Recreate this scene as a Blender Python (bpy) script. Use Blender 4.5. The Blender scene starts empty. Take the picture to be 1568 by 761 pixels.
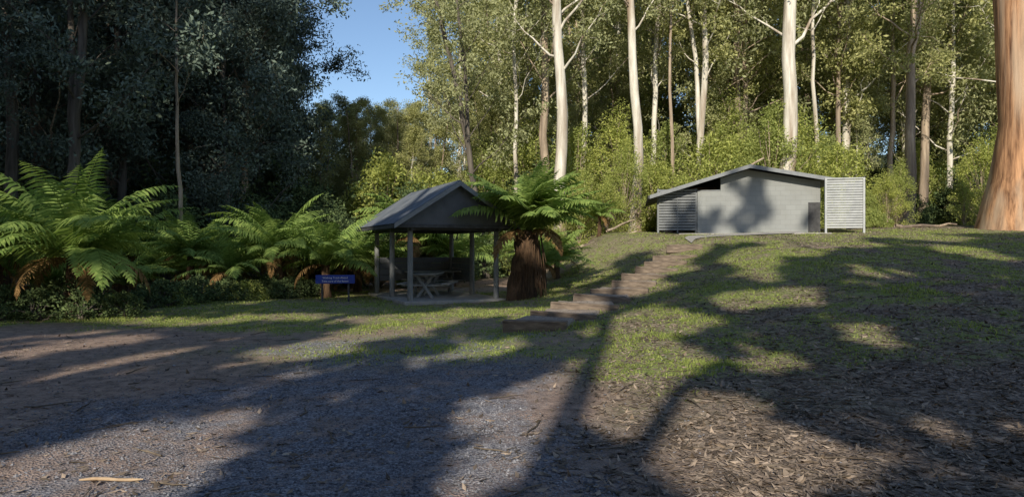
import bpy, math
import numpy as np
from mathutils import Matrix, Vector
scn=bpy.context.scene
# ---------------------------------------------------------------- helpers
def softp(t,k): 
    return k*np.logaddexp(0,np.asarray(t,float)/k)
def sm(t):
    t=np.clip(t,0,1); return t*t*(3-2*t)
_tab=np.random.default_rng(3).random((256,256))
def vn(x,y,s=0):
    x=np.asarray(x,float)+s*17.3; y=np.asarray(y,float)+s*31.7
    xi=np.floor(x).astype(int); yi=np.floor(y).astype(int)
    fx=x-xi; fy=y-yi; fx=fx*fx*(3-2*fx); fy=fy*fy*(3-2*fy)
    a=_tab[xi%256,yi%256]; b=_tab[(xi+1)%256,yi%256]; c=_tab[xi%256,(yi+1)%256]; d=_tab[(xi+1)%256,(yi+1)%256]
    return (a*(1-fx)+b*fx)*(1-fy)+(c*(1-fx)+d*fx)*fy
def H(x,y):
    x=np.asarray(x,float); y=np.asarray(y,float)
    P=.088*softp(y-3,.8)-.07*softp(y-29.5,1)
    w=8-4.0*sm((y-22)/7)
    t=(x-.2)/w
    S=softp(t,.06)-softp(t-1,.06)
    z=P*S+.02*softp(x-7,1)*sm((y-8)/15)
    z=z+.11*softp(y-50,4)*(1+.15*np.sin(x*.05))
    return z
def Hd(x,y):
    fl=1-np.exp(-((x+2.6)**2+(y-21.5)**2)/14)
    return H(x,y)+fl*(.06*(vn(x*.6,y*.6,1)-.5)+.03*(vn(x*2.3,y*2.3,2)-.5))
class MB:
    def __init__(s): s.V=[];s.F=[];s.M=[];s.S=[];s.n=0
    def add(s,V,F,m=0,smooth=True):
        V=np.asarray(V,float).reshape(-1,3);F=np.asarray(F,int)
        s.V.append(V);s.F.append(F+s.n);s.M.append(np.full(len(F),m));s.S.append(np.full(len(F),smooth));s.n+=len(V)
    def mesh(s,name,mats):
        me=bpy.data.meshes.new(name)
        V=np.concatenate(s.V); me.vertices.add(len(V)); me.vertices.foreach_set('co',V.ravel())
        L=np.concatenate([f.ravel() for f in s.F]); tot=np.concatenate([np.full(len(f),f.shape[1]) for f in s.F])
        me.loops.add(len(L)); me.loops.foreach_set('vertex_index',L.astype(np.int32))
        st=np.concatenate([[0],np.cumsum(tot)[:-1]]).astype(np.int32)
        me.polygons.add(len(tot)); me.polygons.foreach_set('loop_start',st)
        me.polygons.foreach_set('material_index',np.concatenate(s.M).astype(np.int32))
        me.polygons.foreach_set('use_smooth',np.concatenate(s.S))
        for m in mats: me.materials.append(m)
        me.update(calc_edges=True)
        return me
def obj(name,me,parent=None,loc=None,rot=None,scale=None):
    o=bpy.data.objects.new(name,me); scn.collection.objects.link(o)
    if parent: o.parent=parent
    if loc is not None:o.location=loc
    if rot is not None:o.rotation_euler=rot
    if scale is not None:o.scale=scale
    return o
def tube(path,rad,sides=8,jit=0,rng=None):
    p=np.asarray(path,float); n=len(p); T=np.gradient(p,axis=0); T/=np.linalg.norm(T,axis=1)[:,None]+1e-9
    d=p[-1]-p[0]; ref=np.zeros(3); ref[np.argmin(np.abs(d))]=1
    A=np.cross(T,ref);A/=np.linalg.norm(A,axis=1)[:,None]+1e-9; B=np.cross(T,A)
    a=np.arange(sides)/sides*2*np.pi
    R=np.asarray(rad,float)[:,None]*np.ones((1,sides))
    if jit: R=R*(1+jit*(rng.random((n,sides))-.5)+jit*(rng.random((1,sides))-.5))
    V=p[:,None,:]+R[:,:,None]*(np.cos(a)[None,:,None]*A[:,None,:]+np.sin(a)[None,:,None]*B[:,None,:])
    i=np.arange(n-1)[:,None]*sides; j=np.arange(sides)[None,:]; k=(j+1)%sides
    F=np.stack([i+j,i+k,i+sides+k,i+sides+j],-1).reshape(-1,4)
    return V.reshape(-1,3),F
def unit(v): return v/(np.linalg.norm(v,axis=-1,keepdims=True)+1e-9)
def leaves(C,L,W,rng,droop=.5,flat=0):
    n=len(C); a=rng.normal(size=(n,3)); a[:,2]=a[:,2]*(1-flat)-droop; a=unit(a)
    b=unit(np.cross(a,rng.normal(size=(n,3))+np.array([0,0,flat*4])))
    l=(L*rng.uniform(.6,1.3,n))[:,None]; w=(W*rng.uniform(.7,1.2,n))[:,None]
    V=np.stack([C-a*l/2,C+b*w/2,C+a*l/2,C-b*w/2],1).reshape(-1,3)
    return V,np.arange(n*4).reshape(n,4)
BQ=np.array([[0,1,3,2],[4,6,7,5],[0,4,5,1],[2,3,7,6],[0,2,6,4],[1,5,7,3]])
def boxv(x0,x1,y0,y1,z0,z1):
    return np.array([[x,y,z] for x in(x0,x1) for y in(y0,y1) for z in(z0,z1)],float)
def boxes(name,parent,lst,mat,bev=.008):
    mb=MB()
    for b in lst: mb.add(boxv(*b),BQ,0,False)
    o=obj(name,mb.mesh(name,[mat]),parent)
    if bev:
        m=o.modifiers.new('bev','BEVEL'); m.width=bev; m.segments=2
    return o
def empty(name,loc=(0,0,0),rz=0):
    e=bpy.data.objects.new(name,None); scn.collection.objects.link(e); e.location=loc; e.rotation_euler=(0,0,rz); return e
# ---------------------------------------------------------------- materials
def newmat(name):
    m=bpy.data.materials.new(name); m.use_nodes=True; nt=m.node_tree; nt.nodes.clear()
    out=nt.nodes.new('ShaderNodeOutputMaterial'); return m,nt,out
def N(nt,t,props=None,**ins):
    n=nt.nodes.new('ShaderNode'+t)
    for k,v in (props or {}).items(): setattr(n,k,v)
    for k,v in ins.items():
        s=n.inputs[int(k[1:])] if k[0]=='i' and k[1:].isdigit() else n.inputs[k.replace('_',' ')]
        if isinstance(v,bpy.types.NodeSocket): nt.links.new(v,s)
        else: s.default_value=v
    return n
def c4(c): return (c[0],c[1],c[2],1)
def mixc(nt,f,a,b,blend='MIX'):
    n=nt.nodes.new('ShaderNodeMix'); n.data_type='RGBA'; n.blend_type=blend
    for s,v in((n.inputs[0],f),(n.inputs[6],a),(n.inputs[7],b)):
        if isinstance(v,bpy.types.NodeSocket): nt.links.new(v,s)
        else: s.default_value=v if not isinstance(v,tuple) else c4(v)
    return n.outputs[2]
def rng_map(nt,v,a,b,c=0,d=1):
    return N(nt,'MapRange',None,i0=v,i1=a,i2=b,i3=c,i4=d).outputs[0]
def scaled(nt,s):
    tc=N(nt,'TexCoord'); return N(nt,'Mapping',None,Vector=tc.outputs['Object'],Scale=s).outputs[0]
def leafmat(name,dark,light,trans=.35,alt=None):
    m,nt,out=newmat(name); g=N(nt,'NewGeometry')
    r=g.outputs['Random Per Island']
    c=mixc(nt,r,dark,light)
    if alt:
        oi=N(nt,'ObjectInfo'); c=mixc(nt,rng_map(nt,oi.outputs['Random'],.0,1.0,0,.9),c,mixc(nt,r,tuple(x*.6 for x in alt),alt))
    d=N(nt,'BsdfDiffuse',None,Color=c)
    if not trans:
        nt.links.new(d.outputs[0],out.inputs[0]); return m
    t=N(nt,'BsdfTranslucent',None,Color=mixc(nt,.5,c,(light[0]*1.2,light[1]*1.3,light[2]*.7)))
    mx=N(nt,'MixShader',None,i0=trans,i1=d.outputs[0],i2=t.outputs[0])
    nt.links.new(mx.outputs[0],out.inputs[0]); return m
def surf(name,a,b,scale=(5,5,5),rough=.8,bump=.3,detail=5,island=0,c=None,spec=.3):
    m,nt,out=newmat(name); v=scaled(nt,scale)
    nz=N(nt,'TexNoise',None,Vector=v,Scale=1.0,Detail=float(detail),Roughness=.65)
    col=mixc(nt,rng_map(nt,nz.outputs[0],.32,.68),a,b)
    if c:
        n2=N(nt,'TexNoise',None,Vector=v,Scale=.23,Detail=3.0); col=mixc(nt,rng_map(nt,n2.outputs[0],.45,.62),col,c)
    if island:
        g=N(nt,'NewGeometry'); col=mixc(nt,g.outputs['Random Per Island'],mixc(nt,island,col,(0,0,0)),col)
    bp=N(nt,'Bump',None,Height=nz.outputs[0],Strength=bump,Distance=.03)
    p=N(nt,'BsdfPrincipled',None,Base_Color=col,Roughness=rough,Normal=bp.outputs[0]); p.inputs['Specular IOR Level'].default_value=spec
    nt.links.new(p.outputs[0],out.inputs[0]); return m
M_leafR=leafmat('eucalypt_leaves_sunlit_tone',(.13,.15,.05),(.62,.60,.26),.3,(.46,.48,.27))  # sunlit brightness and yellow put into the leaf colour
M_leafL=leafmat('eucalypt_leaves_shade_haze_tone',(.10,.14,.13),(.20,.255,.21),0,(.16,.20,.145))  # shade and bluish haze put into the leaf colour
M_shrubR=leafmat('shrub_leaves_sunlit_tone',(.13,.17,.04),(.62,.63,.19),.35,(.32,.38,.14))  # sunlit copy of the shrub leaves, sun put into the colour
M_shrubL=leafmat('shrub_leaves_shade_tone',(.045,.07,.035),(.16,.21,.085),0)  # shaded copy of the shrub leaves, shade put into the colour
M_fern=leafmat('fern_green',(.14,.22,.06),(.33,.43,.12),.35)
M_fernd=leafmat('fern_dead',(.13,.08,.035),(.33,.20,.09),.2)
M_barkW=surf('bark_pale',(.46,.41,.34),(.82,.78,.69),(7,7,.7),.85,.5,c=(.30,.23,.17))
M_barkT=surf('bark_tan',(.22,.16,.115),(.56,.45,.34),(8,8,.6),.9,.7,c=(.16,.125,.10))
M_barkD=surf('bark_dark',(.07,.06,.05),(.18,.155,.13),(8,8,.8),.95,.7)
M_barkO=surf('bark_orange',(.10,.045,.024),(.66,.36,.19),(7,7,.5),.9,1.,c=(.50,.36,.25))
M_fibre=surf('fern_trunk_fibre',(.035,.022,.014),(.15,.09,.052),(14,14,2),.95,1.)
M_lit=surf('leaf_litter_mat',(.18,.135,.105),(.54,.425,.33),(3,3,3),.75,.1,island=.78)
M_twig=surf('twig_mat',(.06,.045,.035),(.26,.21,.16),(6,6,6),.85,.3,island=.5)
M_stone=surf('gravel_stone',(.13,.13,.155),(.42,.415,.45),(9,9,9),.8,.3,island=.6)
M_grass=leafmat('grass_blades',(.16,.20,.055),(.42,.48,.15),.35)
M_timber=surf('grey_timber',(.14,.145,.145),(.27,.275,.27),(9,9,2),.8,.4)
M_timberd=surf('dark_timber',(.045,.045,.048),(.09,.09,.095),(6,6,6),.75,.3)
M_gable=surf('gable_board',(.095,.10,.11),(.13,.135,.145),(3,3,3),.7,.15)
M_trim=surf('trim_paint',(.19,.20,.21),(.26,.27,.28),(6,6,6),.6,.1)
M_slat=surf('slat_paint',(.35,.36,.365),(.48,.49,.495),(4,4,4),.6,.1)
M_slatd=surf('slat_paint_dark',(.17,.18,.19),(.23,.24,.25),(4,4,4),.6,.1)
M_conc=surf('concrete',(.26,.25,.23),(.42,.39,.36),(5,5,5),.9,.2)
M_sleeper=surf('sleeper_timber',(.09,.068,.055),(.30,.235,.18),(3,14,14),.9,.8)
M_tread=surf('tread_gravel',(.17,.135,.11),(.48,.40,.33),(24,24,24),.95,1.)
M_blue=surf('sign_blue',(.012,.04,.25),(.02,.06,.34),(8,8,8),.4,.05)
M_white=surf('sign_white',(.7,.7,.7),(.8,.8,.8),(8,8,8),.5,.02)
M_brown=surf('stained_wood',(.14,.08,.04),(.24,.14,.07),(3,3,10),.7,.3)
def roofmat():
    m,nt,out=newmat('zinc_roof'); v=scaled(nt,(2,2,2)); nz=N(nt,'TexNoise',None,Vector=v,Scale=1.,Detail=6.)
    col=mixc(nt,rng_map(nt,nz.outputs[0],.35,.65),(.12,.135,.155),(.20,.215,.235))
    p=N(nt,'BsdfPrincipled',None,Base_Color=col,Roughness=.55,Metallic=.2); nt.links.new(p.outputs[0],out.inputs[0]); return m
M_roof=roofmat()
def blockmat():
    m,nt,out=newmat('painted_blockwork'); tc=N(nt,'TexCoord')
    sp=N(nt,'SeparateXYZ',None,i0=tc.outputs['Object']); cb=N(nt,'CombineXYZ',None,i0=sp.outputs[0],i1=sp.outputs[2],i2=0.)
    br=N(nt,'TexBrick',None,Vector=cb.outputs[0],Scale=1.,Color1=(.27,.28,.275,1),Color2=(.295,.305,.30,1),Mortar=(.22,.225,.225,1))
    br.inputs['Mortar Size'].default_value=.005; br.inputs['Brick Width'].default_value=.4; br.inputs['Row Height'].default_value=.2
    nz=N(nt,'TexNoise',None,Vector=tc.outputs['Object'],Scale=1.3,Detail=6.)
    col=mixc(nt,rng_map(nt,nz.outputs[0],.4,.7,0,.35),br.outputs[0],(.20,.20,.19))
    bp=N(nt,'Bump',None,Height=br.outputs['Fac'],Strength=.3,Distance=-.01)
    p=N(nt,'BsdfPrincipled',None,Base_Color=col,Roughness=.75,Normal=bp.outputs[0]); nt.links.new(p.outputs[0],out.inputs[0]); return m
M_block=blockmat()
def groundmat():
    m,nt,out=newmat('ground_mat'); at=N(nt,'Attribute',{'attribute_name':'mask'}); s=N(nt,'SeparateColor',None,i0=at.outputs['Color'])
    tc=N(nt,'TexCoord').outputs['Object']
    def nz(sc,d=4.): return N(nt,'TexNoise',None,Vector=tc,Scale=sc,Detail=d,Roughness=.6).outputs[0]
    nB=nz(5,6.); nC=nz(38,4.); nA=nz(.9,5.); nP=nz(2.2,6.)
    dirt=mixc(nt,rng_map(nt,nB,.35,.65),(.13,.09,.075),(.41,.285,.225)); dirt=mixc(nt,rng_map(nt,nC,.4,.65,0,.6),dirt,(.50,.38,.305))
    vo=N(nt,'TexVoronoi',None,Vector=tc,Scale=55.); sv=N(nt,'SeparateColor',None,i0=vo.outputs['Color'])
    gr=mixc(nt,sv.outputs[0],(.085,.085,.105),(.37,.365,.395)); gr=mixc(nt,rng_map(nt,nP,.45,.62,.0,.7),gr,dirt)
    gs=mixc(nt,rng_map(nt,nC,.35,.65),(.10,.13,.035),(.38,.44,.13)); gs=mixc(nt,rng_map(nt,nB,.5,.68,0,.5),gs,(.30,.235,.15))
    v2=N(nt,'TexVoronoi',None,Vector=tc,Scale=22.); s2=N(nt,'SeparateColor',None,i0=v2.outputs['Color'])
    li=mixc(nt,s2.outputs[1],(.13,.097,.078),(.44,.34,.265)); li=mixc(nt,rng_map(nt,nC,.4,.6,0,.5),li,(.12,.095,.08))
    c=mixc(nt,s.outputs[2],dirt,li); c=mixc(nt,s.outputs[0],c,gr)
    gm=N(nt,'Math',{'operation':'MULTIPLY'},i0=s.outputs[1],i1=rng_map(nt,nz(9,5.),.35,.54)).outputs[0]
    gm=N(nt,'Math',{'operation':'MULTIPLY'},i0=gm,i1=rng_map(nt,nP,.36,.5,.35,1.2)).outputs[0]
    c=mixc(nt,gm,c,gs)
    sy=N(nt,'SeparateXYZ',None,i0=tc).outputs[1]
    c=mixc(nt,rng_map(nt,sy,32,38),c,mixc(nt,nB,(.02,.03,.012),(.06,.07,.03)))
    h=N(nt,'Math',{'operation':'ADD'},i0=vo.outputs['Distance'],i1=nB).outputs[0]; h=N(nt,'Math',{'operation':'ADD'},i0=h,i1=nC).outputs[0]
    bp=N(nt,'Bump',None,Height=h,Strength=.8,Distance=.02)
    p=N(nt,'BsdfPrincipled',None,Base_Color=c,Roughness=.92,Normal=bp.outputs[0]); p.inputs['Specular IOR Level'].default_value=.2
    nt.links.new(p.outputs[0],out.inputs[0]); return m
# ---------------------------------------------------------------- ground
def masks(x,y):
    n1=vn(x*.7,y*.7,5)-.5; n2=vn(x*2,y*2,6)-.5; nn=n1*2+n2
    hill=sm((x-.2-.05*(y-5)+.6*nn)/1.5)
    gravel=sm((.8-x+.6*nn)/1.2)*sm((12.6-y+.8*nn)/1.6)*sm((x+4.0+.25*(12-y)+1.8*nn)/3)
    gl=sm((y-12.0+.09*x+.9*nn)/1.6)*(1-sm((y-23)/3))*(x<8)
    st=.4+(y-12.6)*.51
    gs=np.exp(-((x-st)/3.2)**2)*sm((y-8)/3)*(1-sm((y-29)/2))
    gp=sm((vn(x*.35,y*.35,8)+.6*n2-.36)/.25)*sm((y-5.)/4)*hill*(1-sm((y-30)/4))
    gp=np.maximum(gp*(.6+.4*sm((y-12)/6)),.75*hill*sm((y-19)/4)*(1-sm((y-29)/2)))
    strip=sm((x-.3)/1)*(1-sm((x-3.2)/1))*sm((y-6.5)/2)*(1-sm((y-16)/3))*.9
    grass=np.clip(np.maximum.reduce([gl*(.9+1.0*n1),gs*.9,gp*.95,strip])*(.9+1.2*n2),0,1)
    far=sm((y-31)/4)
    lit=np.clip(np.maximum(hill,far),0,1)
    return gravel,grass*(1-far),lit
def axis(a,b,st,lo,hi,g=1.22):
    m=np.arange(a,b,st); r=[m[-1]];d=st
    while r[-1]<hi: d*=g; r.append(r[-1]+d)
    l=[m[0]];d=st
    while l[-1]>lo: d*=g; l.append(l[-1]-d)
    return np.concatenate([l[:0:-1],m,r[1:]])
xs=axis(-18,24,.14,-420,420); ys=axis(1,32,.14,-300,500)
X,Y=np.meshgrid(xs,ys); Z=Hd(X,Y)+.015*(vn(X*7,Y*7,4)-.5)
nx,ny=len(xs),len(ys)
i=np.arange(ny-1)[:,None]*nx; j=np.arange(nx-1)[None,:]
F=np.stack([i+j,i+j+1,i+nx+j+1,i+nx+j],-1).reshape(-1,4)
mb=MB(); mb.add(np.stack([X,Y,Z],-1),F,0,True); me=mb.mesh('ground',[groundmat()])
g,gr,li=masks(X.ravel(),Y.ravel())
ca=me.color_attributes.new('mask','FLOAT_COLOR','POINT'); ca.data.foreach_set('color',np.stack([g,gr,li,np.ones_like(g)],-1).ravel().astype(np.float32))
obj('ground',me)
# ---------------------------------------------------------------- scatter
def scatter(n,x0,x1,y0,y1,fn,seed,near=True):
    r=np.random.default_rng(seed); x=r.uniform(x0,x1,n*4)
    u=r.random(n*4); y=y0*(y1/y0)**u if near else r.uniform(y0,y1,n*4)
    k=r.random(n*4)<fn(x,y); k&=np.abs(x)<.82*y+1.5
    x=x[k][:n];y=y[k][:n]; return x,y,Hd(x,y),r
x,y,z,r=scatter(64000,-9,24,3.2,30,lambda x,y:np.clip(masks(x,y)[2]*(1-.6*masks(x,y)[1])*(.3+vn(x*1.2,y*1.2,9))+.06,0,1),21)
C=np.stack([x,y,z+.014],-1); n=len(x)
a=r.normal(size=(n,3)); a[:,2]*=.22; a=unit(a); b=unit(np.cross(a,np.array([0,0,1])+r.normal(size=(n,3))*.3))
l=r.uniform(.04,.12,n)[:,None]; w=l*r.uniform(.2,.42,n)[:,None]
V=np.stack([C-a*l/2,C+b*w/2-[0,0,.006],C+a*l/2,C-b*w/2-[0,0,.004]],1).reshape(-1,3)
mb=MB(); mb.add(V,np.arange(n*4).reshape(n,4),0,False); obj('leaf_litter',mb.mesh('leaf_litter',[M_lit]))
x,y,z,r=scatter(1000,-8,22,3.2,26,lambda x,y:masks(x,y)[2]*.9+.2,22)
mb=MB()
for q in range(len(x)):
    L=r.uniform(.08,.5); an=r.uniform(0,6.28); t=np.linspace(-.5,.5,4)
    px=x[q]+t*L*math.cos(an)+r.normal(size=4)*.012; py=y[q]+t*L*math.sin(an)+r.normal(size=4)*.012
    rr=r.uniform(.003,.009); V,F=tube(np.stack([px,py,Hd(px,py)+.015],-1),[rr,rr,rr*.8,rr*.4],5); mb.add(V,F)
obj('fallen_twigs',mb.mesh('fallen_twigs',[M_twig]))
x,y,z,r=scatter(26000,-8,3,3.4,13.5,lambda x,y:masks(x,y)[0]*np.clip(2.2*vn(x*.9,y*.9,12)-.5,0.05,1)+.04,23)
n=len(x); T=np.array([[1,0,0],[0,1,0],[-1,0,0],[0,-1,0],[0,0,.7],[0,0,-.7]],float)
TF=np.array([[0,1,4],[1,2,4],[2,3,4],[3,0,4],[1,0,5],[2,1,5],[3,2,5],[0,3,5]])
an=r.uniform(0,6.28,n); s=r.uniform(.005,.014,n)*(1+.6*(r.random(n)<.05))
V=T[None]*(s[:,None,None]*r.uniform(.6,1.3,(n,6,1)))
ca_,sa_=np.cos(an)[:,None],np.sin(an)[:,None]
V=np.stack([V[:,:,0]*ca_-V[:,:,1]*sa_,V[:,:,0]*sa_+V[:,:,1]*ca_,V[:,:,2]],-1)+np.stack([x,y,z+.004],-1)[:,None,:]
mb=MB(); mb.add(V,(TF[None]+np.arange(n)[:,None,None]*6).reshape(-1,3),0,False); obj('gravel',mb.mesh('gravel',[M_stone]))
x,y,z,r=scatter(95000,-16,18,5.5,29,lambda x,y:np.clip(masks(x,y)[1]-.18,0,1)*np.clip(2.0*vn(x*2.2,y*2.2,14)-.3,.06,1),24)
n=len(x); C=np.stack([x,y,z],-1); hgt=r.uniform(.015,.045,n)*(1+.8*(vn(x,y,15)>.7)); an=r.uniform(0,6.28,n)
b=np.stack([np.cos(an),np.sin(an),0*an],-1)*(.006+.0006*y)[:,None]; tip=C+np.stack([r.normal(size=n)*.025,r.normal(size=n)*.025,hgt],-1)
V=np.stack([C-b,C+b,tip],1).reshape(-1,3); mb=MB(); mb.add(V,np.arange(n*3).reshape(n,3),0,False); obj('grass',mb.mesh('grass',[M_grass]))
mb=MB(); t=np.linspace(0,1,6); px=-2.93+t*.40; py=4.52+t*.06; V,F=tube(np.stack([px,py,Hd(px,py)+.02+.004*np.sin(t*7)],-1),[.006,.012,.013,.011,.012,.005],7); mb.add(V,F)
obj('fallen_stick',mb.mesh('fallen_stick',[surf('pale_wood',(.4,.28,.18),(.6,.45,.3),(9,9,9),.8,.2)]))
# ---------------------------------------------------------------- trees
def gen_tree(seed,Ht,r0,cb,spread,nl,cpl,lpc,L,W,bark,leaf,lean=(0,0),clr=.8,droop=.6,fork=None,flare=.5,low=1.,fs=.09):
    r=np.random.default_rng(seed); mb=MB(); n=18; t=np.linspace(0,1,n)
    wob=np.cumsum(r.normal(size=(n,2))*.0028*Ht,axis=0); wob-=wob[0]
    P=np.stack([wob[:,0]+lean[0]*t**1.1*Ht,wob[:,1]+lean[1]*t*Ht,t*Ht],-1); P[0,2]=-.4
    R=r0*((1-.75*t)+flare*np.exp(-t*Ht/.7))
    V,F=tube(P,R,12,.10,r); mb.add(V,F,0)
    cl=[]
    trunks=[(P,R)]
    if fork:
        k=int(fork*n); q=P[k:].copy(); d=r.choice([-1,1]); q[:,0]+=d*np.linspace(0,1,len(q))**.9*Ht*fs; q[:,1]+=np.linspace(0,1,len(q))*Ht*.05
        V,F=tube(q,R[k:]*.75,10,.1,r); mb.add(V,F,0); trunks.append((q,R[k:]*.75))
    for i in range(nl):
        P_,R_=trunks[i%len(trunks)]
        f=(i+r.random())/nl; hz=Ht*(cb+(1-cb)*f**low)
        hz=min(hz,P_[-1,2]); 
        if hz<P_[0,2]: P_,R_=trunks[0]
        st=np.array([np.interp(hz,P_[:,2],P_[:,k]) for k in range(3)]); rr=np.interp(hz,P_[:,2],R_)
        az=i*2.4+r.normal()*.5; el=r.uniform(.35,1.1); ln=spread*(1-.55*f)*r.uniform(.6,1.25)
        m=7; s=np.linspace(0,1,m); d=np.array([math.cos(az)*math.cos(el),math.sin(az)*math.cos(el),math.sin(el)])
        Q=st+d*ln*s[:,None]; Q[:,2]+=.12*ln*s**2; Q[1:]+=np.cumsum(r.normal(size=(m-1,3))*ln*.025,axis=0)
        rb=max(min(rr*.32,.02*ln),.018); V,F=tube(Q,rb*(1-.8*s),6); mb.add(V,F,0)
        for j in range(cpl):
            s0=r.uniform(.3,1) if j else 1.; o=np.array([np.interp(s0,s,Q[:,k]) for k in range(3)])
            d2=unit(d*.7+r.normal(size=3)*.7+np.array([0,0,.25])); l2=ln*r.uniform(.12,.42)
            ss=np.linspace(0,1,4); q2=o+d2*l2*ss[:,None]; q2[1:]+=r.normal(size=(3,3))*l2*.06
            V,F=tube(q2,max(rb*.3,.012)*(1-.7*ss),4); mb.add(V,F,0)
            cl.append(q2[-1]); 
            if r.random()<.5: cl.append(q2[1])
    cl=np.array(cl); nc=len(cl); cnt=(lpc*r.uniform(.4,1.6,nc)).astype(int); sz=clr*r.uniform(.5,1.3,nc)
    C=np.repeat(cl,cnt,0); S=np.repeat(sz,cnt)[:,None]
    g=r.normal(size=C.shape); g=unit(g)*(r.random(len(C))**.5)[:,None]*1.15
    C=C+g*S*np.array([1,1,.72]); C[:,2]-=.15*S[:,0]
    V,F=leaves(C,L,W,r,droop); mb.add(V,F,1,False)
    return mb.mesh('eucalyptus_tree',[bark,leaf])
def place(me,name,x,y,rz=0,s=1,sz=None):
    return obj(name,me,None,(x,y,float(H(x,y))-.05),(0,0,rz),(s,s,sz or s))
def key(x,y,r0,Ht,bark,leaf,seed,**k):
    a=dict(cb=.27,spread=4.2,nl=26,cpl=6,lpc=60,L=.22,W=.09,clr=.7); a.update(k)
    me=gen_tree(seed,Ht,r0,a.pop('cb'),a.pop('spread'),a.pop('nl'),a.pop('cpl'),a.pop('lpc'),a.pop('L'),a.pop('W'),bark,leaf,**a)
    place(me,'eucalyptus_tree',x,y)
key(2.35,33,.33,30,M_barkW,M_leafR,101,cb=.3,lean=(-.01,0))
key(1.9,38,.27,30,M_barkT,M_leafR,102,cb=.28)
key(6.45,35,.27,31,M_barkW,M_leafR,103,cb=.32,lean=(.005,0))
key(8.4,40,.19,28,M_barkW,M_leafR,104,cb=.28)
key(10.6,38,.22,28,M_barkW,M_leafR,105,cb=.3,fork=.22,fs=.07)
key(14.5,35.5,.42,31,M_barkW,M_leafR,106,cb=.29,spread=6,fork=.4)
key(15.2,43,.22,27,M_barkT,M_leafR,107)
key(12.3,42,.2,28,M_barkT,M_leafR,118)
key(4.4,41,.2,28,M_barkW,M_leafR,119)
key(22.4,38,.3,28,M_barkT,M_leafR,108,lean=(.05,0),fork=.35)
key(27.0,44,.3,29,M_barkT,M_leafR,109,lean=(.03,0))
key(23.8,42,.18,26,M_barkT,M_leafR,110)
key(20.2,41,.17,26,M_barkT,M_leafR,122)
key(28,38,.2,26,M_barkW,M_leafR,123)
key(17.5,38,.14,24,M_barkW,M_leafR,124,cb=.45)
key(8.9,37,.11,22,M_barkT,M_leafR,125,cb=.5,lean=(.02,0))
key(.0,37.5,.15,24,M_barkW,M_leafR,126,cb=.4,lean=(.02,0))
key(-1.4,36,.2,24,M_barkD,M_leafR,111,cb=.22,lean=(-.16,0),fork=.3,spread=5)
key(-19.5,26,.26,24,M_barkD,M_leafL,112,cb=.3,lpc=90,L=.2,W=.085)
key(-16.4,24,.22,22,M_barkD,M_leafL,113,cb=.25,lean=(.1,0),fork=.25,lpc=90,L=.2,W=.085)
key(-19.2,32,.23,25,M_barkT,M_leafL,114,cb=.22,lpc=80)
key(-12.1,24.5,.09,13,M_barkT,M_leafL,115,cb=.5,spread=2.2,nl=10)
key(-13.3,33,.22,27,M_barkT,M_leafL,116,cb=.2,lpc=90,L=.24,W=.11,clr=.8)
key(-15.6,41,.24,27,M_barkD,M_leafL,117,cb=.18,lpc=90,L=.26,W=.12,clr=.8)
me=gen_tree(120,36,1.06,.5,8,16,6,60,.26,.1,M_barkO,M_leafR,lean=(-.012,0),flare=.5)
place(me,'eucalyptus_tree',20.55,27)
me=gen_tree(121,32,.42,.5,7,12,6,60,.26,.1,M_barkO,M_leafR,lean=(-.02,0))
place(me,'eucalyptus_tree',21.6,28.9)
TR=[gen_tree(200+q,25+q,.2+.03*q,.17,5.2,32,6,66,.28,.12,[M_barkW,M_barkT][q%2],M_leafR,clr=.9,fork=[None,.35][q%2]) for q in range(4)]
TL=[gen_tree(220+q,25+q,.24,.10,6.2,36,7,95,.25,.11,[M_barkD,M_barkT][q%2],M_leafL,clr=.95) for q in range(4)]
r=np.random.default_rng(5)
def topz(d): return 1.6+.205*d
def gap(x,y,s,hh=27):
    u=x/y; marg=4.5/y
    if -.278-marg<u<-.19+marg: s=min(s,(topz(y)-float(H(x,y)))/hh)
    return s
cnt=0; pts=[]
def farok(x,y,m):
    return all((x-a)**2+(y-b)**2>m*m for a,b in pts)
tries=0
while cnt<130 and tries<8000:
    tries+=1
    y=r.uniform(38,100) ; x=r.uniform(-.95,.95)*y
    if x>-9 and y<41: continue
    if not farok(x,y,3.4): continue
    pts.append((x,y)); u=x/y
    left=x<-.3*y; s=r.uniform(.85,1.2); s2=gap(x,y,s)
    if s2<.25: continue
    if s2<s: left=False
    me=(TL if left else TR)[r.integers(4)]
    place(me,'eucalyptus_tree',x,y,r.uniform(0,6.28),s2); cnt+=1
for i in range(26):   # young understorey trees in the sun
    y=r.uniform(41,56); x=r.uniform(-.02,.85)*y
    place(TR[r.integers(4)],'eucalyptus_tree',x,y,r.uniform(0,6.28),r.uniform(.38,.58))
for i in range(12):
    y=r.uniform(42,60); x=r.uniform(-.26,0)*y
    place(TR[r.integers(4)],'eucalyptus_tree',x,y,r.uniform(0,6.28),gap(x,y,r.uniform(.4,.55)))
for (x,y,s) in [(-24,27,.9),(-27,33,1),(-22,37,1),(-17.5,30,.85),(-13.2,31,.6),(-15,38,.85),(-18.5,44,1),(-30,24,.9),(-30,40,1),(-17,49,1),(-25,47,1),(-19,22,.55),(-25,21,.7),(-21,29.5,.95),(-15.5,33,.9)]:
    place(TL[r.integers(4)],'eucalyptus_tree',x,y,r.uniform(0,6.28),s)
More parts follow.
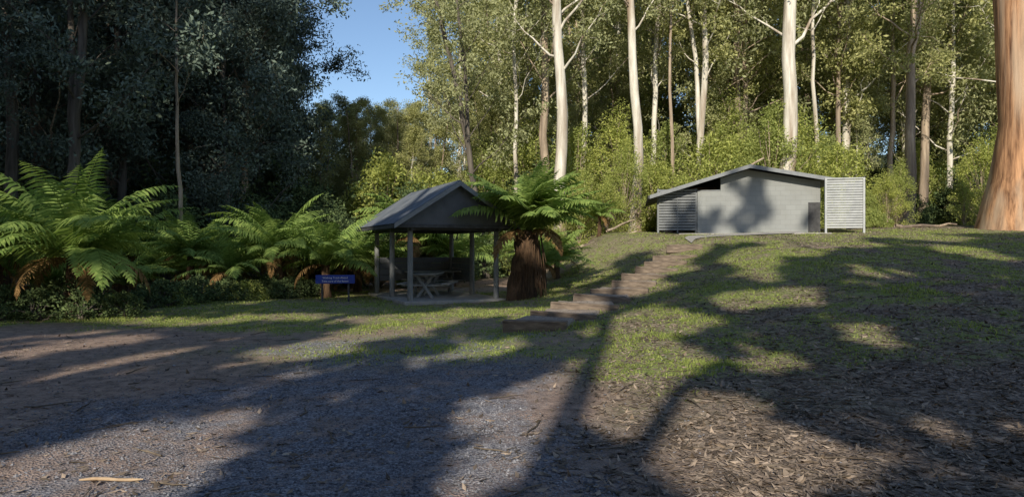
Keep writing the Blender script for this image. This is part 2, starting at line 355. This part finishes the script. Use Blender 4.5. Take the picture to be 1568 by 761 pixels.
def gen_shrub(seed,Ht,rad,nc,lpc,L,W,leaf,bark):
    r=np.random.default_rng(seed); mb=MB(); cl=[]
    for i in range(nc):
        az=r.uniform(0,6.28); z=Ht*r.random()**.8; rr=rad*math.sqrt(max(.05,1-(z/Ht)**2))*r.random()**.5*r.uniform(.75,1.4)
        e=np.array([rr*math.cos(az),rr*math.sin(az),z*r.uniform(.85,1.15)]); cl.append(e)
        if i%3==0:
            t=np.linspace(0,1,6)[:,None]; Q=e*t**np.array([1.4,1.4,.8]); Q[1:]+=r.normal(size=(5,3))*.05; Q[0,2]=-.2
            V,F=tube(Q,.035*(1-.75*t[:,0]),5); mb.add(V,F,0)
    cl=np.array(cl); cn=(lpc*r.uniform(.4,1.6,nc)).astype(int); C=np.repeat(cl,cn,0)
    g=unit(r.normal(size=C.shape))*(r.random(len(C))**.5)[:,None]*np.repeat(r.uniform(.22,.55,nc),cn)[:,None]*(Ht/3)**.5
    C=C+g; C[:,2]=np.abs(C[:,2]); V,F=leaves(C,L,W,r,.1); mb.add(V,F,1,False); return mb.mesh('shrub',[bark,leaf])
SR=[gen_shrub(300+q,4+q,1.9,100,85,.135,.065,M_shrubR,M_barkT) for q in range(3)]
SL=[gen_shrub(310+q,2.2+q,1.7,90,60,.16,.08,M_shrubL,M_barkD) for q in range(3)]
S0=[gen_shrub(320+q,.8,.8,45,55,.09,.05,[M_shrubL,M_shrubR][q],M_barkD) for q in range(2)]
for i in range(34):
    x=r.uniform(-2,18); y=r.uniform(35,46); place(SR[r.integers(3)],'shrub',x,y,r.uniform(0,6),r.uniform(.55,1.3))
for (x,y,s) in [(1.5,31,.6),(3.2,31.5,.65),(4.6,32.5,.6),(5.6,33.5,.7),(16.5,31.5,.45),(18,32,.42),(19,33,.5),(21,31,.35),(23,32,.4),(25,34,.5),(17,35,.6),(8,36.5,.9),(12,37,.9),(24.5,30,.3),(1.9,28.6,.35)]:
    place(SR[r.integers(3)],'shrub',x,y,r.uniform(0,6),s)
for i in range(44):
    x=r.uniform(17,46); y=r.uniform(34,52); place((SR+SL)[r.integers(6)],'shrub',x,y,r.uniform(0,6),r.uniform(.5,1.1))
for i in range(50):
    y=r.uniform(26.5,36); x=r.uniform(-1.0*y,-2.0)
    if x>-5.5 and y<27: continue
    place(SL[r.integers(3)],'shrub',x,y,r.uniform(0,6),r.uniform(.6,1.3))
for i in range(50):
    y=r.uniform(36,46); x=r.uniform(-.9*y,2); place((SL+SR[:1])[r.integers(4)],'shrub',x,y,r.uniform(0,6),r.uniform(.9,1.6))
for i in range(56):
    y=r.uniform(50,80); x=r.uniform(-.85,.85)*y; place((SL+SR)[r.integers(6)],'shrub',x,y,r.uniform(0,6),r.uniform(1.3,2.3))
for i in range(46):
    u=r.uniform(-.8,-.26); y=np.interp(u,[-.8,-.6,-.42,-.26],[14.6,16.6,20.2,21.8])+r.uniform(0,1.6)
    place(S0[0] if i%4 else S0[1],'shrub',u*y,y,r.uniform(0,6),r.uniform(.4,.95))
for (x,y,s) in [(-10.4,14.6,.8),(-9.5,14.9,.8),(-8.9,15.4,.7),(-11.4,14.9,.9),(-10,15.6,1.3)]: place(S0[0],'shrub',x,y,x,s)
for i in range(16):
    x=r.uniform(1.5,26); y=r.uniform(30,31.5) 
    if 5<x<15.5: y+=5
    place(S0[1],'shrub',x,y,r.uniform(0,6),r.uniform(.6,1.3))
# ---------------------------------------------------------------- tree ferns
def gen_fern(seed,tH,tR,nf,FL,dead=3,skirt=0,lean=(0,0),up=0.,pw=.012):
    r=np.random.default_rng(seed); mb=MB(); n=10; t=np.linspace(0,1,n)
    P=np.stack([lean[0]*t,lean[1]*t,t*tH],-1); P[0,2]=-.2
    V,F=tube(P,tR*(1.15-.35*t+.06*np.sin(t*17)),14,.35,r); mb.add(V,F,1)
    top=P[-1]
    for i in range(nf+dead):
        isd=i>=nf; az=i*2.39996+r.normal()*.25; f=i/nf
        e0=r.uniform(.0,.4) if isd else 1.38-(1.2-up)*f**.8+r.normal()*.14
        fl=FL*r.uniform(.65,1.15)*(.7 if isd else 1); m=34; s=np.linspace(0,1,m)
        bend=(1.15+r.random()*.8-up*.3) if not isd else 2.2; el=e0-bend*s**1.3*.85
        tw=r.normal()*.25; hz=az+tw*s; hd=np.array([math.cos(az),math.sin(az),0]); st=fl/(m-1)
        dv=np.cos(el)[:,None]*np.stack([np.cos(hz),np.sin(hz),0*hz],-1)+np.sin(el)[:,None]*np.array([0,0,1.])
        Q=top+np.concatenate([[np.zeros(3)],np.cumsum(dv[:-1]*st,axis=0)])
        V,F=tube(Q,.014*(1-.8*s),4); mb.add(V,F,3 if isd else 0)
        side=np.cross(hd,[0,0,1.]); roll=r.normal()*.3; side=unit(side+np.array([0,0,roll]))
        pl=fl*.20*np.sin(np.pi*np.clip(s*.93+.09,0,1)**.85)**.8
        nrm=np.cross(np.broadcast_to(side,dv.shape),dv)
        for sg in(-1,1):
            k=np.arange(4,m); d=unit(sg*side*.9+dv[k]*.45-np.array([0,0,.22])+r.normal(size=(len(k),3))*.09)
            o=Q[k]; l=pl[k][:,None]*r.uniform(.75,1.1,(len(k),1)); w=unit(np.cross(d,nrm[k]))*fl*pw
            mid=o+d*l*.45; tip=o+d*l-np.array([0,0,1])*l*.22
            V=np.stack([o-w*.6,o+w*.6,mid+w,mid-w,tip],1).reshape(-1,3); b=np.arange(len(k))[:,None]*5
            mb.add(V,b+np.array([[0,1,2,3]]),3 if isd else 2,False)
            mb.add(V,b+np.array([[3,2,4]]),3 if isd else 2,False)
    for i in range(skirt):
        az=r.uniform(0,6.28); z0=tH*r.uniform(.4,1.0); ln=r.uniform(.4,1.0)*z0; s=np.linspace(0,1,6)
        ro=tR*(.75+.45*s+.2*r.random()); Q=np.stack([np.cos(az)*ro+lean[0]*z0/tH,np.sin(az)*ro+lean[1]*z0/tH,z0-ln*s],-1)
        V,F=tube(Q,.02*(1-.5*s),4); mb.add(V,F,1)
    return mb.mesh('tree_fern',[M_fern,M_fibre,M_fern,M_fernd])
def fern(me,x,y,rz=0,s=1): place(me,'tree_fern',x,y,rz,s)
fern(gen_fern(400,2.1,.38,84,2.6,5,120,(.3,-.15),.48,.016),.25,20.3)
fern(gen_fern(401,1.4,.15,54,2.9,7,8,(0,0),.3),-9.9,15.1,.4)
fern(gen_fern(402,1.4,.16,40,2.7,4,8,(0,0),.25),-12.9,16.6,2.)
FS=[gen_fern(403+q,.6+.5*q,.14,36,2.3,3,8,(0,0),.28) for q in range(3)]
for (x,y,s) in [(-6.1,21.9,1),(-7.7,22.0,.95),(-9.0,21.4,.8),(-5.6,24.2,1.),(-10.4,21.6,.9),(-12.0,20.6,.85),(-13.6,19.5,.95),(-15.6,18.6,1.),(-16,21,1.2),(-11.5,24,1.3),(-8.5,24.5,1.3),(-4,27,1.3),(-19,23,1.3),(-2.5,28,1.1),(-13.8,17.2,.8),(-6.5,27,1.4),(1.7,25.2,.7),(4.0,30.5,.6),(1.0,28.5,.8),(-14,23.5,1.3),(-17.5,17.5,1.1),(1.1,22.8,.55)]:
    fern(FS[r.integers(3)],x,y,r.uniform(0,6),s)
def log(x0,y0,x1,y1,r0,up=.1,up1=None):
    t=np.linspace(0,1,8); rr=np.random.default_rng(int(abs(x0)*100)); p=np.stack([x0+(x1-x0)*t,y0+(y1-y0)*t,float(H(x0,y0))+up+t*((up1 or up)-up)+rr.normal(size=8)*.03+ (H(x1,y1)-H(x0,y0))*t],-1)
    mb=MB(); V,F=tube(p,r0*(1-.5*t),9,.15,rr); mb.add(V,F); obj('fallen_log',mb.mesh('fallen_log',[M_barkT]))
log(4.2,29.6,5.6,30.6,.06,.2,.6); log(3.0,29.3,5.4,29.0,.07,.1); log(10.0,34,12.6,33.4,.08,2.2,3.6); log(17,29.6,20,30,.08)
# ---------------------------------------------------------------- steps
st=empty('timber_steps'); ns=11; dx,dy=.453,.891
rr=np.random.default_rng(9)
for k in range(ns):
    f=k/(ns-1); cx=.46+5.7*f+rr.normal()*.04; cy=12.5+11.4*f; an=-math.atan2(dx,dy)+.16+rr.normal()*.07; wd=.70+rr.normal()*.05
    zt=float(H(cx,cy))+.20+rr.normal()*.015
    o=boxes('sleeper',st,[(-wd,wd,-.09,.09,-.3,0)],M_sleeper,.02); o.location=(cx,cy,zt); o.rotation_euler=(rr.normal()*.03,rr.normal()*.03,an)
    mb=MB(); gx,gy=np.meshgrid(np.linspace(-wd*.98,wd*.98,14),np.linspace(.09,1.15,12)); e_=np.minimum(1,np.minimum((wd*.98-np.abs(gx))/.10,(1.15-gy)/.1))
    gz=-.03+.04*(vn(gx*5+k*7,gy*5,33)-.5)-(1-e_)*.14; ii=np.arange(11)[:,None]*14; jj=np.arange(13)[None,:]
    mb.add(np.stack([gx,gy,gz],-1),np.stack([ii+jj,ii+jj+1,ii+15+jj,ii+14+jj],-1).reshape(-1,4))
    o=obj('tread',mb.mesh('tread',[M_tread]),st); o.location=(cx,cy,zt); o.rotation_euler=(0,0,an)
t=np.linspace(0,1,20); cxp=6.6+t*5.2; cyp=25.0+2.2*np.sqrt(t); mb=MB()
A=np.stack([cxp,cyp-.45,H(cxp,cyp-.45)+.05],-1);B=np.stack([cxp,cyp+.55,H(cxp,cyp+.55)+.05],-1)
V=np.concatenate([A,B]); kk=np.arange(19); mb.add(V,np.stack([kk,kk+1,kk+21,kk+20],-1)); obj('concrete_path',mb.mesh('concrete_path',[M_conc]))
# ---------------------------------------------------------------- picnic shelter
th=math.radians(25); sh=empty('picnic_shelter',(-2.93,19.2,.05),th)
W_,L_=2.7,4.0; ez=2.24; az_=3.5; ov=.6; of=.5
boxes('slab',sh,[(-.25,W_+.25,-.3,L_+.25,-.3,.04)],M_conc,.02)
mb=MB()
for px in(0,W_):
    for py in(0,L_/2,L_):
        a=np.linspace(0,1,4)[:,None]; V,F=tube(np.array([[px,py,0]])+a*np.array([[0,0,2.42]]),[.085,.08,.078,.075],14); mb.add(V,F)
obj('posts',mb.mesh('posts',[M_timber]),sh)
sl=(az_-ez)/(W_/2+ov)
mb=MB()
nc=int((L_+2*of)/.019); ycs=np.linspace(-of,L_+of,nc); cor=.012*np.sin(ycs/.095*2*np.pi)
for sg in(-1,1):
    xe=W_/2+sg*(W_/2+ov+.04); ztop=az_+.03; zed=az_-sl*(W_/2+ov+.04)+.03
    V=np.concatenate([np.stack([np.full(nc,W_/2),ycs,ztop+cor],-1),np.stack([np.full(nc,xe),ycs,zed+cor],-1)])
    k=np.arange(nc-1); mb.add(V,np.stack([k,k+1,k+nc+1,k+nc],-1))
obj('metal_roof',mb.mesh('metal_roof',[M_roof]),sh)
def slopebox(name,y0,y1,t0,t1,mat,x_in=0.,x_out=None):
    mb=MB(); xo=x_out or (W_/2+ov)
    for sg in(-1,1):
        V=[]
        for xx in(x_in,xo):
            for yy in(y0,y1):
                for tt in(t0,t1): V.append([W_/2+sg*xx,yy,az_-sl*xx+tt])
        mb.add(V,BQ,0,False)
    return obj(name,mb.mesh(name,[mat]),sh)
slopebox('front_barge',-of-.03,-of+.0,-.13,.01,M_trim); slopebox('back_barge',L_+of,L_+of+.03,-.13,.01,M_trim)
for q,yy in enumerate(np.linspace(.0,L_,5)): slopebox('rafter',yy-.025,yy+.025,-.12,-.015,M_timberd,.03,W_/2+ov-.05)
mb=MB(); 
for sg in(-1,1):
    xx=W_/2+sg*(W_/2+ov); z=ez-.02; mb.add(boxv(xx-.012,xx+.012,-of,L_+of,z-.1,z),BQ,0,False)
obj('eave_fascia',mb.mesh('eave_fascia',[M_timberd]),sh)
boxes('beams',sh,[(-.06,.06,-.28,L_+.35,2.06,2.22),(W_-.06,W_+.06,-.28,L_+.35,2.06,2.22),(.062,W_-.062,-.05,.05,2.08,2.24),(.062,W_-.062,L_-.05,L_+.05,2.08,2.24)],M_timberd)
mb=MB()
for yy in(-.3,L_+.2):
    hx=W_/2+ov-.08; zb=ez+.0
    V=[[W_/2-hx,yy,zb],[W_/2+hx,yy,zb],[W_/2,yy,az_-.03],[W_/2-hx,yy+.03,zb],[W_/2+hx,yy+.03,zb],[W_/2,yy+.03,az_-.03]]
    mb.add(V,[[0,1,2],[5,4,3]],0,False); mb.add(V,[[0,3,4,1]],0,False)
obj('gable_panel',mb.mesh('gable_panel',[M_gable]),sh)
boxes('gable_rail',sh,[(-ov+.1,W_+ov-.1,-.36,-.3,ez-.1,ez+.0)],M_timberd)
boxes('wall_panel',sh,[(.09,W_-.09,L_-.04,L_+.0,.45+q*.2,.64+q*.2) for q in range(4)]+[(W_-.02,W_+.02,L_/2+.09,L_-.09,.45+q*.2,.64+q*.2) for q in range(4)],M_gable,.005)
def table(name,cx,cy,rz):
    e=empty(name); e.parent=sh; e.location=(cx,cy,.04); e.rotation_euler=(0,0,rz)
    boxes('table_top',e,[(-.9,.9,-.36+q*.185,-.19+q*.185,.71,.75) for q in range(4)],M_timber)
    boxes('bench_seat',e,[(-.9,.9,s*.68-.13,s*.68+.13,.42,.46) for s in(-1,1)],M_timber)
    for sx in(-.6,.6):
        boxes('cross_rail',e,[(sx-.02,sx+.02,-.72,.72,.36,.418),(sx-.02,sx+.02,-.34,.34,.65,.708)],M_timber)
        for s in(-1,1):
            o=boxes('splayed_leg',e,[(-.022,.022,-.045,.045,-.42,.42)],M_timber); o.location=(sx+s*.046,0,.355); o.rotation_euler=(s*.62,0,0)
table('picnic_table',1.0,1.4,math.radians(62)); table('picnic_table',1.7,3.1,.0)
# ---------------------------------------------------------------- toilet block
ra=math.radians(-10); tb=empty('toilet_block',(9.9-9.9*math.cos(ra),28-9.9*math.sin(ra),0),ra); b0=1.9
def prism(name,pts,y0,y1,mat):
    n=len(pts); V=[[p[0],y0,p[1]] for p in pts]+[[p[0],y1,p[1]] for p in pts]; mb=MB()
    mb.add(V,[list(range(n))],0,False); mb.add(V,[list(range(2*n-1,n-1,-1))],0,False); mb.add(V,[[k,k+n,(k+1)%n+n,(k+1)%n] for k in range(n)],0,False)
    return obj(name,mb.mesh(name,[mat]),tb)
rz=lambda x: 5.02-.30*(9.9-x) if x<9.9 else 5.02-.19*(x-9.9)
prism('front_wall',[(8.8,b0),(12.75,b0),(12.75,rz(12.75)-.12),(9.9,4.9),(8.8,rz(8.8)-.12)],0,.2,M_block)
prism('entry_wall',[(7.85,b0),(8.797,b0),(8.797,4.02),(7.85,4.02)],-.02,.18,M_block)
boxes('wall_cap',tb,[(7.83,8.79,-.03,.19,4.023,4.07)],M_trim)
prism('inner_wall',[(6.6,b0),(12.7,b0),(12.7,rz(12.7)-.14),(9.9,4.88),(6.6,rz(6.6)-.14)],1.5,1.6,M_timberd)
boxes('timber_infill',tb,[(7.7,8.79,1.3,1.36,3.85,4.3)],M_brown)
boxes('side_wall',tb,[(6.6,6.75,1.61,6,b0,3.85),(12.6,12.747,.21,6,b0,4.3)],M_block)
prism('back_wall',[(6.6,b0),(12.7,b0),(12.7,4.3),(9.9,4.88),(6.6,3.86)],6.01,6.15,M_block)
prism('door_shade_sheet',[(12.28,b0),(12.745,b0),(12.745,3.5),(12.28,3.5)],-.012,-.004,M_timberd)  # thin dark sheet on the wall face, stands in for doorway shade
for nm,x0,x1 in(('roof_left',5.85,9.9),('roof_right',9.9,13.5)):
    prism(nm,[(x0,rz(x0)),(x1,rz(x1)),(x1,rz(x1)+.04),(x0,rz(x0)+.04)],-.5,6.6,M_roof)
    xa,xb=(x0,x1)
    prism('fascia',[(xa,rz(xa)-.11),(xb,rz(xb)-.11),(xb,rz(xb)+.045),(xa,rz(xa)+.045)],-.54,-.502,M_trim)
boxes('gutter',tb,[(5.78,5.848,-.5,6.6,rz(5.85)-.1,rz(5.85)+.03)],M_timberd)
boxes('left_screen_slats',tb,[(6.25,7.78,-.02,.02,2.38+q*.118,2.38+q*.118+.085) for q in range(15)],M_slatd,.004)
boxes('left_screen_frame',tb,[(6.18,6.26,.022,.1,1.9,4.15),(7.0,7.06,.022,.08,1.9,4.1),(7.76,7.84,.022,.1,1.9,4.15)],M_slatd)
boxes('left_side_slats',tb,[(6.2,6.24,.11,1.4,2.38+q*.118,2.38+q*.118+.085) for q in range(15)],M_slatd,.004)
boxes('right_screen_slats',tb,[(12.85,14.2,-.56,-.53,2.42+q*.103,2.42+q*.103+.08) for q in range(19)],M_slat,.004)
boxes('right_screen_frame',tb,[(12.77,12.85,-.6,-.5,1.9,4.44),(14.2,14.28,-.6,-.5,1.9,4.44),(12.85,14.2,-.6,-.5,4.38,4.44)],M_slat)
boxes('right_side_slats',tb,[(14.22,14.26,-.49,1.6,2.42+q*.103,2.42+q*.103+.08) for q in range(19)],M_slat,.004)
boxes('pad',tb,[(7.0,12.9,-1.1,-.03,1.9,2.22)],M_conc,.02)
# ---------------------------------------------------------------- sign
sg=empty('park_sign',(-5.35,20.2,.0),.12)
boxes('board',sg,[(-.58,.58,-.02,.02,.54,.80)],M_blue,.006)
boxes('leg',sg,[(-.42,-.36,.022,.07,-.2,.78),(.36,.42,.022,.07,-.2,.78)],M_timberd)
for k,(tx,zz) in enumerate([('Walking Track Ahead',.69),('Take care of the forest',.585)]):
    cu=bpy.data.curves.new('lettering','FONT'); cu.body=tx; cu.size=.085; cu.align_x='CENTER'; cu.extrude=.001; cu.materials.append(M_white)
    o=obj('lettering',cu,sg,(0,-.024,zz),(math.pi/2,0,0))
# ---------------------------------------------------------------- unseen trees behind the viewer, crowns shaped to cast the dappled shade
az=math.radians(11); el=math.radians(29)
S=np.array([math.sin(az)*math.cos(el),math.cos(az)*math.cos(el),-math.sin(el)])
r=np.random.default_rng(77)
LIT=[(1.7,9.0,.66,3.4),(2.5,12.2,.9,1.9),(.08,6.2,.34,1.8),(1.75,5.4,.6,1.5),(4.8,13.8,.45,1.1),(5.6,13.5,.5,1.1),
(7.2,20,.7,2.2),(9.0,21.5,.9,2.6),(11.2,23,1.,2.5),(8.0,25.2,2.4,1.4),(12,25.5,2.6,1.1),(16,27,2.4,1.),(-3.2,10.9,.6,1.5),(-2.4,13.1,.9,1.2),(-2.2,15,1.2,1.3),(-3.1,4.9,.8,1.3),(-.4,10.6,.4,1.1),
(-8,14.8,2.6,.6),(-4.8,15.5,1.4,.7),(.6,15.5,.6,1.3),(6.3,17,.3,1.3),(13,19,.5,2.),(15,24,1.,2.),(3.4,18.5,.9,2.),(4.9,21.5,.9,1.9),(1.5,15.2,.7,1.2),(-.8,16.5,1.,1.),(-5.4,9.5,.25,1.5),(6.3,24,.9,1.2),(3.2,8.4,.2,.5),(8.5,15.5,.3,1.1),(-7,11,.3,1.2),(5.2,9.6,.25,.7)]
ncl=8200
cx=r.uniform(-42,18,ncl); cy=r.uniform(-22,-11,ncl); cz=r.uniform(2.5,46,ncl)
ok=(cx<-14)|(cz<28); cx,cy,cz=cx[ok],cy[ok],cz[ok]; ncl=len(cx)
C=np.repeat(np.stack([cx,cy,cz],-1),22,0); C=C+unit(r.normal(size=C.shape))*(r.random(len(C))**.4)[:,None]*np.repeat(r.uniform(.6,1.4,ncl),22)[:,None]
t=C[:,2]/(-S[2])
for _ in range(8):
    q=C+S*t[:,None]; t=t*.4+.6*(C[:,2]-np.minimum(H(q[:,0],q[:,1]),4))/(-S[2])
q=C+S*t[:,None]; keep=np.ones(len(C),bool)
ca_,sa_=math.cos(az),math.sin(az)
for (ex,ey,a,b) in LIT:
    u=(q[:,0]-ex)*ca_-(q[:,1]-ey)*sa_; v=(q[:,0]-ex)*sa_+(q[:,1]-ey)*ca_
    a2=a+.24; wv=1+.2*np.sin(v*2.1+ex); keep&=~((u/(a2*wv))**2+(v/(b+.35))**2<1)
t33=(33-C[:,1])/S[1]; x33=C[:,0]+S[0]*t33; z33=C[:,2]+S[2]*t33
leftmass=(x33<-9.5)&((z33<7)|(r.random(len(C))<.24))
keep&=leftmass|(q[:,1]<25.2)
for (px,py,pz,pr,pp) in [(-9.9,14.9,2.5,1.7,.97),(1.1,20.1,3.1,1.9,1.),(-6.6,22.,1.8,1.8,.9),(-12,31,9,2,.5),(-16,28,6,2,.4),(-13,34,5,2,.5),(-11,22,1.7,1.4,.8),(-13.5,19,2,1.,.8),(9.9,27.8,4.6,3.2,1.),(11.9,27.5,3.4,1.3,1.),(-4.2,21.5,3.0,1.,.8)]:
    d=np.array([px,py,pz])-C; al=(d@S); dist=np.linalg.norm(d-al[:,None]*S,axis=1)
    keep&=~((dist<pr)&(r.random(len(C))<pp))
bl=[]  # leaf clumps added to throw shade on the toilet wall and shelter front
for (wx,wz,wr,nn_) in [(9.7,2.7,.6,30),(10.3,3.1,.7,34),(10.0,4.0,.5,24),(9.3,4.3,.3,10),(10.3,4.5,.3,10),(8.6,2.9,.4,14),(7.4,3.2,.7,30),(7.0,2.7,.6,26),(8.2,2.6,.4,16),(12.3,2.5,.25,6)]:
    tt=(28+14)/S[1]; bl.append(np.array([wx,28,wz])-S*tt+unit(r.normal(size=(nn_,3)))*(r.random((nn_,1))**.4)*wr)
for (wx,wy,wz,wr,nn_) in [(-2.2,19.4,2.8,.9,70),(-1.2,19.8,2.7,.8,60),(-.5,20,2.5,.6,36)]:
    tt=(wy+14)/S[1]; bl.append(np.array([wx,wy,wz])-S*tt+unit(r.normal(size=(nn_,3)))*(r.random((nn_,1))**.4)*wr)
CC=np.concatenate([C[keep]]+bl)
V,F=leaves(CC,.75,.42,r,.3)
TX=[(-3.4,-14,.22,21),(-10,-16,.3,34),(-17,-14,.3,40),(-23.5,-17,.35,43),(-30,-14,.3,43),(-37,-16,.35,43),(2.8,-15,.3,21),(9.5,-14,.3,21),(15,-16,.3,21)]
tx=np.array([t_[0] for t_ in TX]); own=np.argmin(np.abs(CC[:,0:1]-tx[None,:]),axis=1)
M_leafB=leafmat('shade_crown_leaves',(.10,.12,.05),(.20,.24,.10),0)  # oversized leaf cards for the unseen shade-casting crowns
for k,(x,y,r0,ht) in enumerate(TX):
    mb=MB(); t=np.linspace(0,1,12); lean=np.cumsum(r.normal(size=12)*.05)*(k>0)
    P=np.stack([x+lean-lean[0],np.full(12,y),-.3+t*ht],-1); v,f=tube(P,r0*(1.1-.6*t),12,.08,r); mb.add(v,f,0)
    if k==0: # forked limb
        G=np.array([[.35,3.2,0],[.75,4.6,0],[1.2,5.7,.03],[1.7,6.9,.1],[2.4,8.0,.15],[3.2,9.4,.2]]); pth=np.array([g_-S*((g_[1]+14)/S[1]) for g_ in G])
        v,f=tube(pth,[.15,.14,.13,.12,.10,.08],8); mb.add(v,f,0)
    idx=np.where(own==k)[0]
    if len(idx):
        for c in CC[r.choice(idx,min(14,len(idx)),replace=False)]:
            hz=max(3,min(c[2]-abs(c[0]-x)*.7,ht-.5)); s0=np.array([np.interp(hz,P[:,2],P[:,0]),y,hz]); s=np.linspace(0,1,6)[:,None]
            pth=s0+(c-s0)*s; pth[1:-1]+=r.normal(size=(4,3))*.15; v,f=tube(pth,.07*(1-.7*s[:,0]),6)
            if k>0: mb.add(v,f,0)
        vi=(idx[:,None]*4+np.arange(4)[None,:]).ravel(); mb.add(V[vi],np.arange(len(vi)).reshape(-1,4),1,False)
    obj('eucalyptus_tree',mb.mesh('eucalyptus_tree',[M_barkT,M_leafB]))
# ---------------------------------------------------------------- light, sky, camera
w=bpy.data.worlds.new('World'); scn.world=w; w.use_nodes=True; nt=w.node_tree; nt.nodes.clear()
sk=nt.nodes.new('ShaderNodeTexSky'); sk.sky_type='NISHITA'; sk.sun_disc=False; sk.sun_elevation=el; sk.sun_rotation=math.radians(191); sk.ozone_density=2.6; sk.dust_density=.5; sk.air_density=1.
bg=nt.nodes.new('ShaderNodeBackground'); bg.inputs[1].default_value=.15; o=nt.nodes.new('ShaderNodeOutputWorld')
nt.links.new(sk.outputs[0],bg.inputs[0]); nt.links.new(bg.outputs[0],o.inputs[0])
ld=bpy.data.lights.new('sun','SUN'); ld.energy=5.0; ld.angle=math.radians(.5); ld.color=(1,.92,.76)
lo=bpy.data.objects.new('sun',ld); scn.collection.objects.link(lo); lo.rotation_euler=Vector(S).to_track_quat('-Z','Y').to_euler()
cd=bpy.data.cameras.new('camera'); co=bpy.data.objects.new('camera',cd); scn.collection.objects.link(co)
cd.lens=23.46; cd.sensor_width=36; cd.clip_end=2000; co.location=(0,0,1.6+float(H(0,0))); co.rotation_euler=(math.pi/2,0,0); scn.camera=co
scn.view_settings.view_transform='Standard'; scn.view_settings.look='None'; scn.view_settings.exposure=0
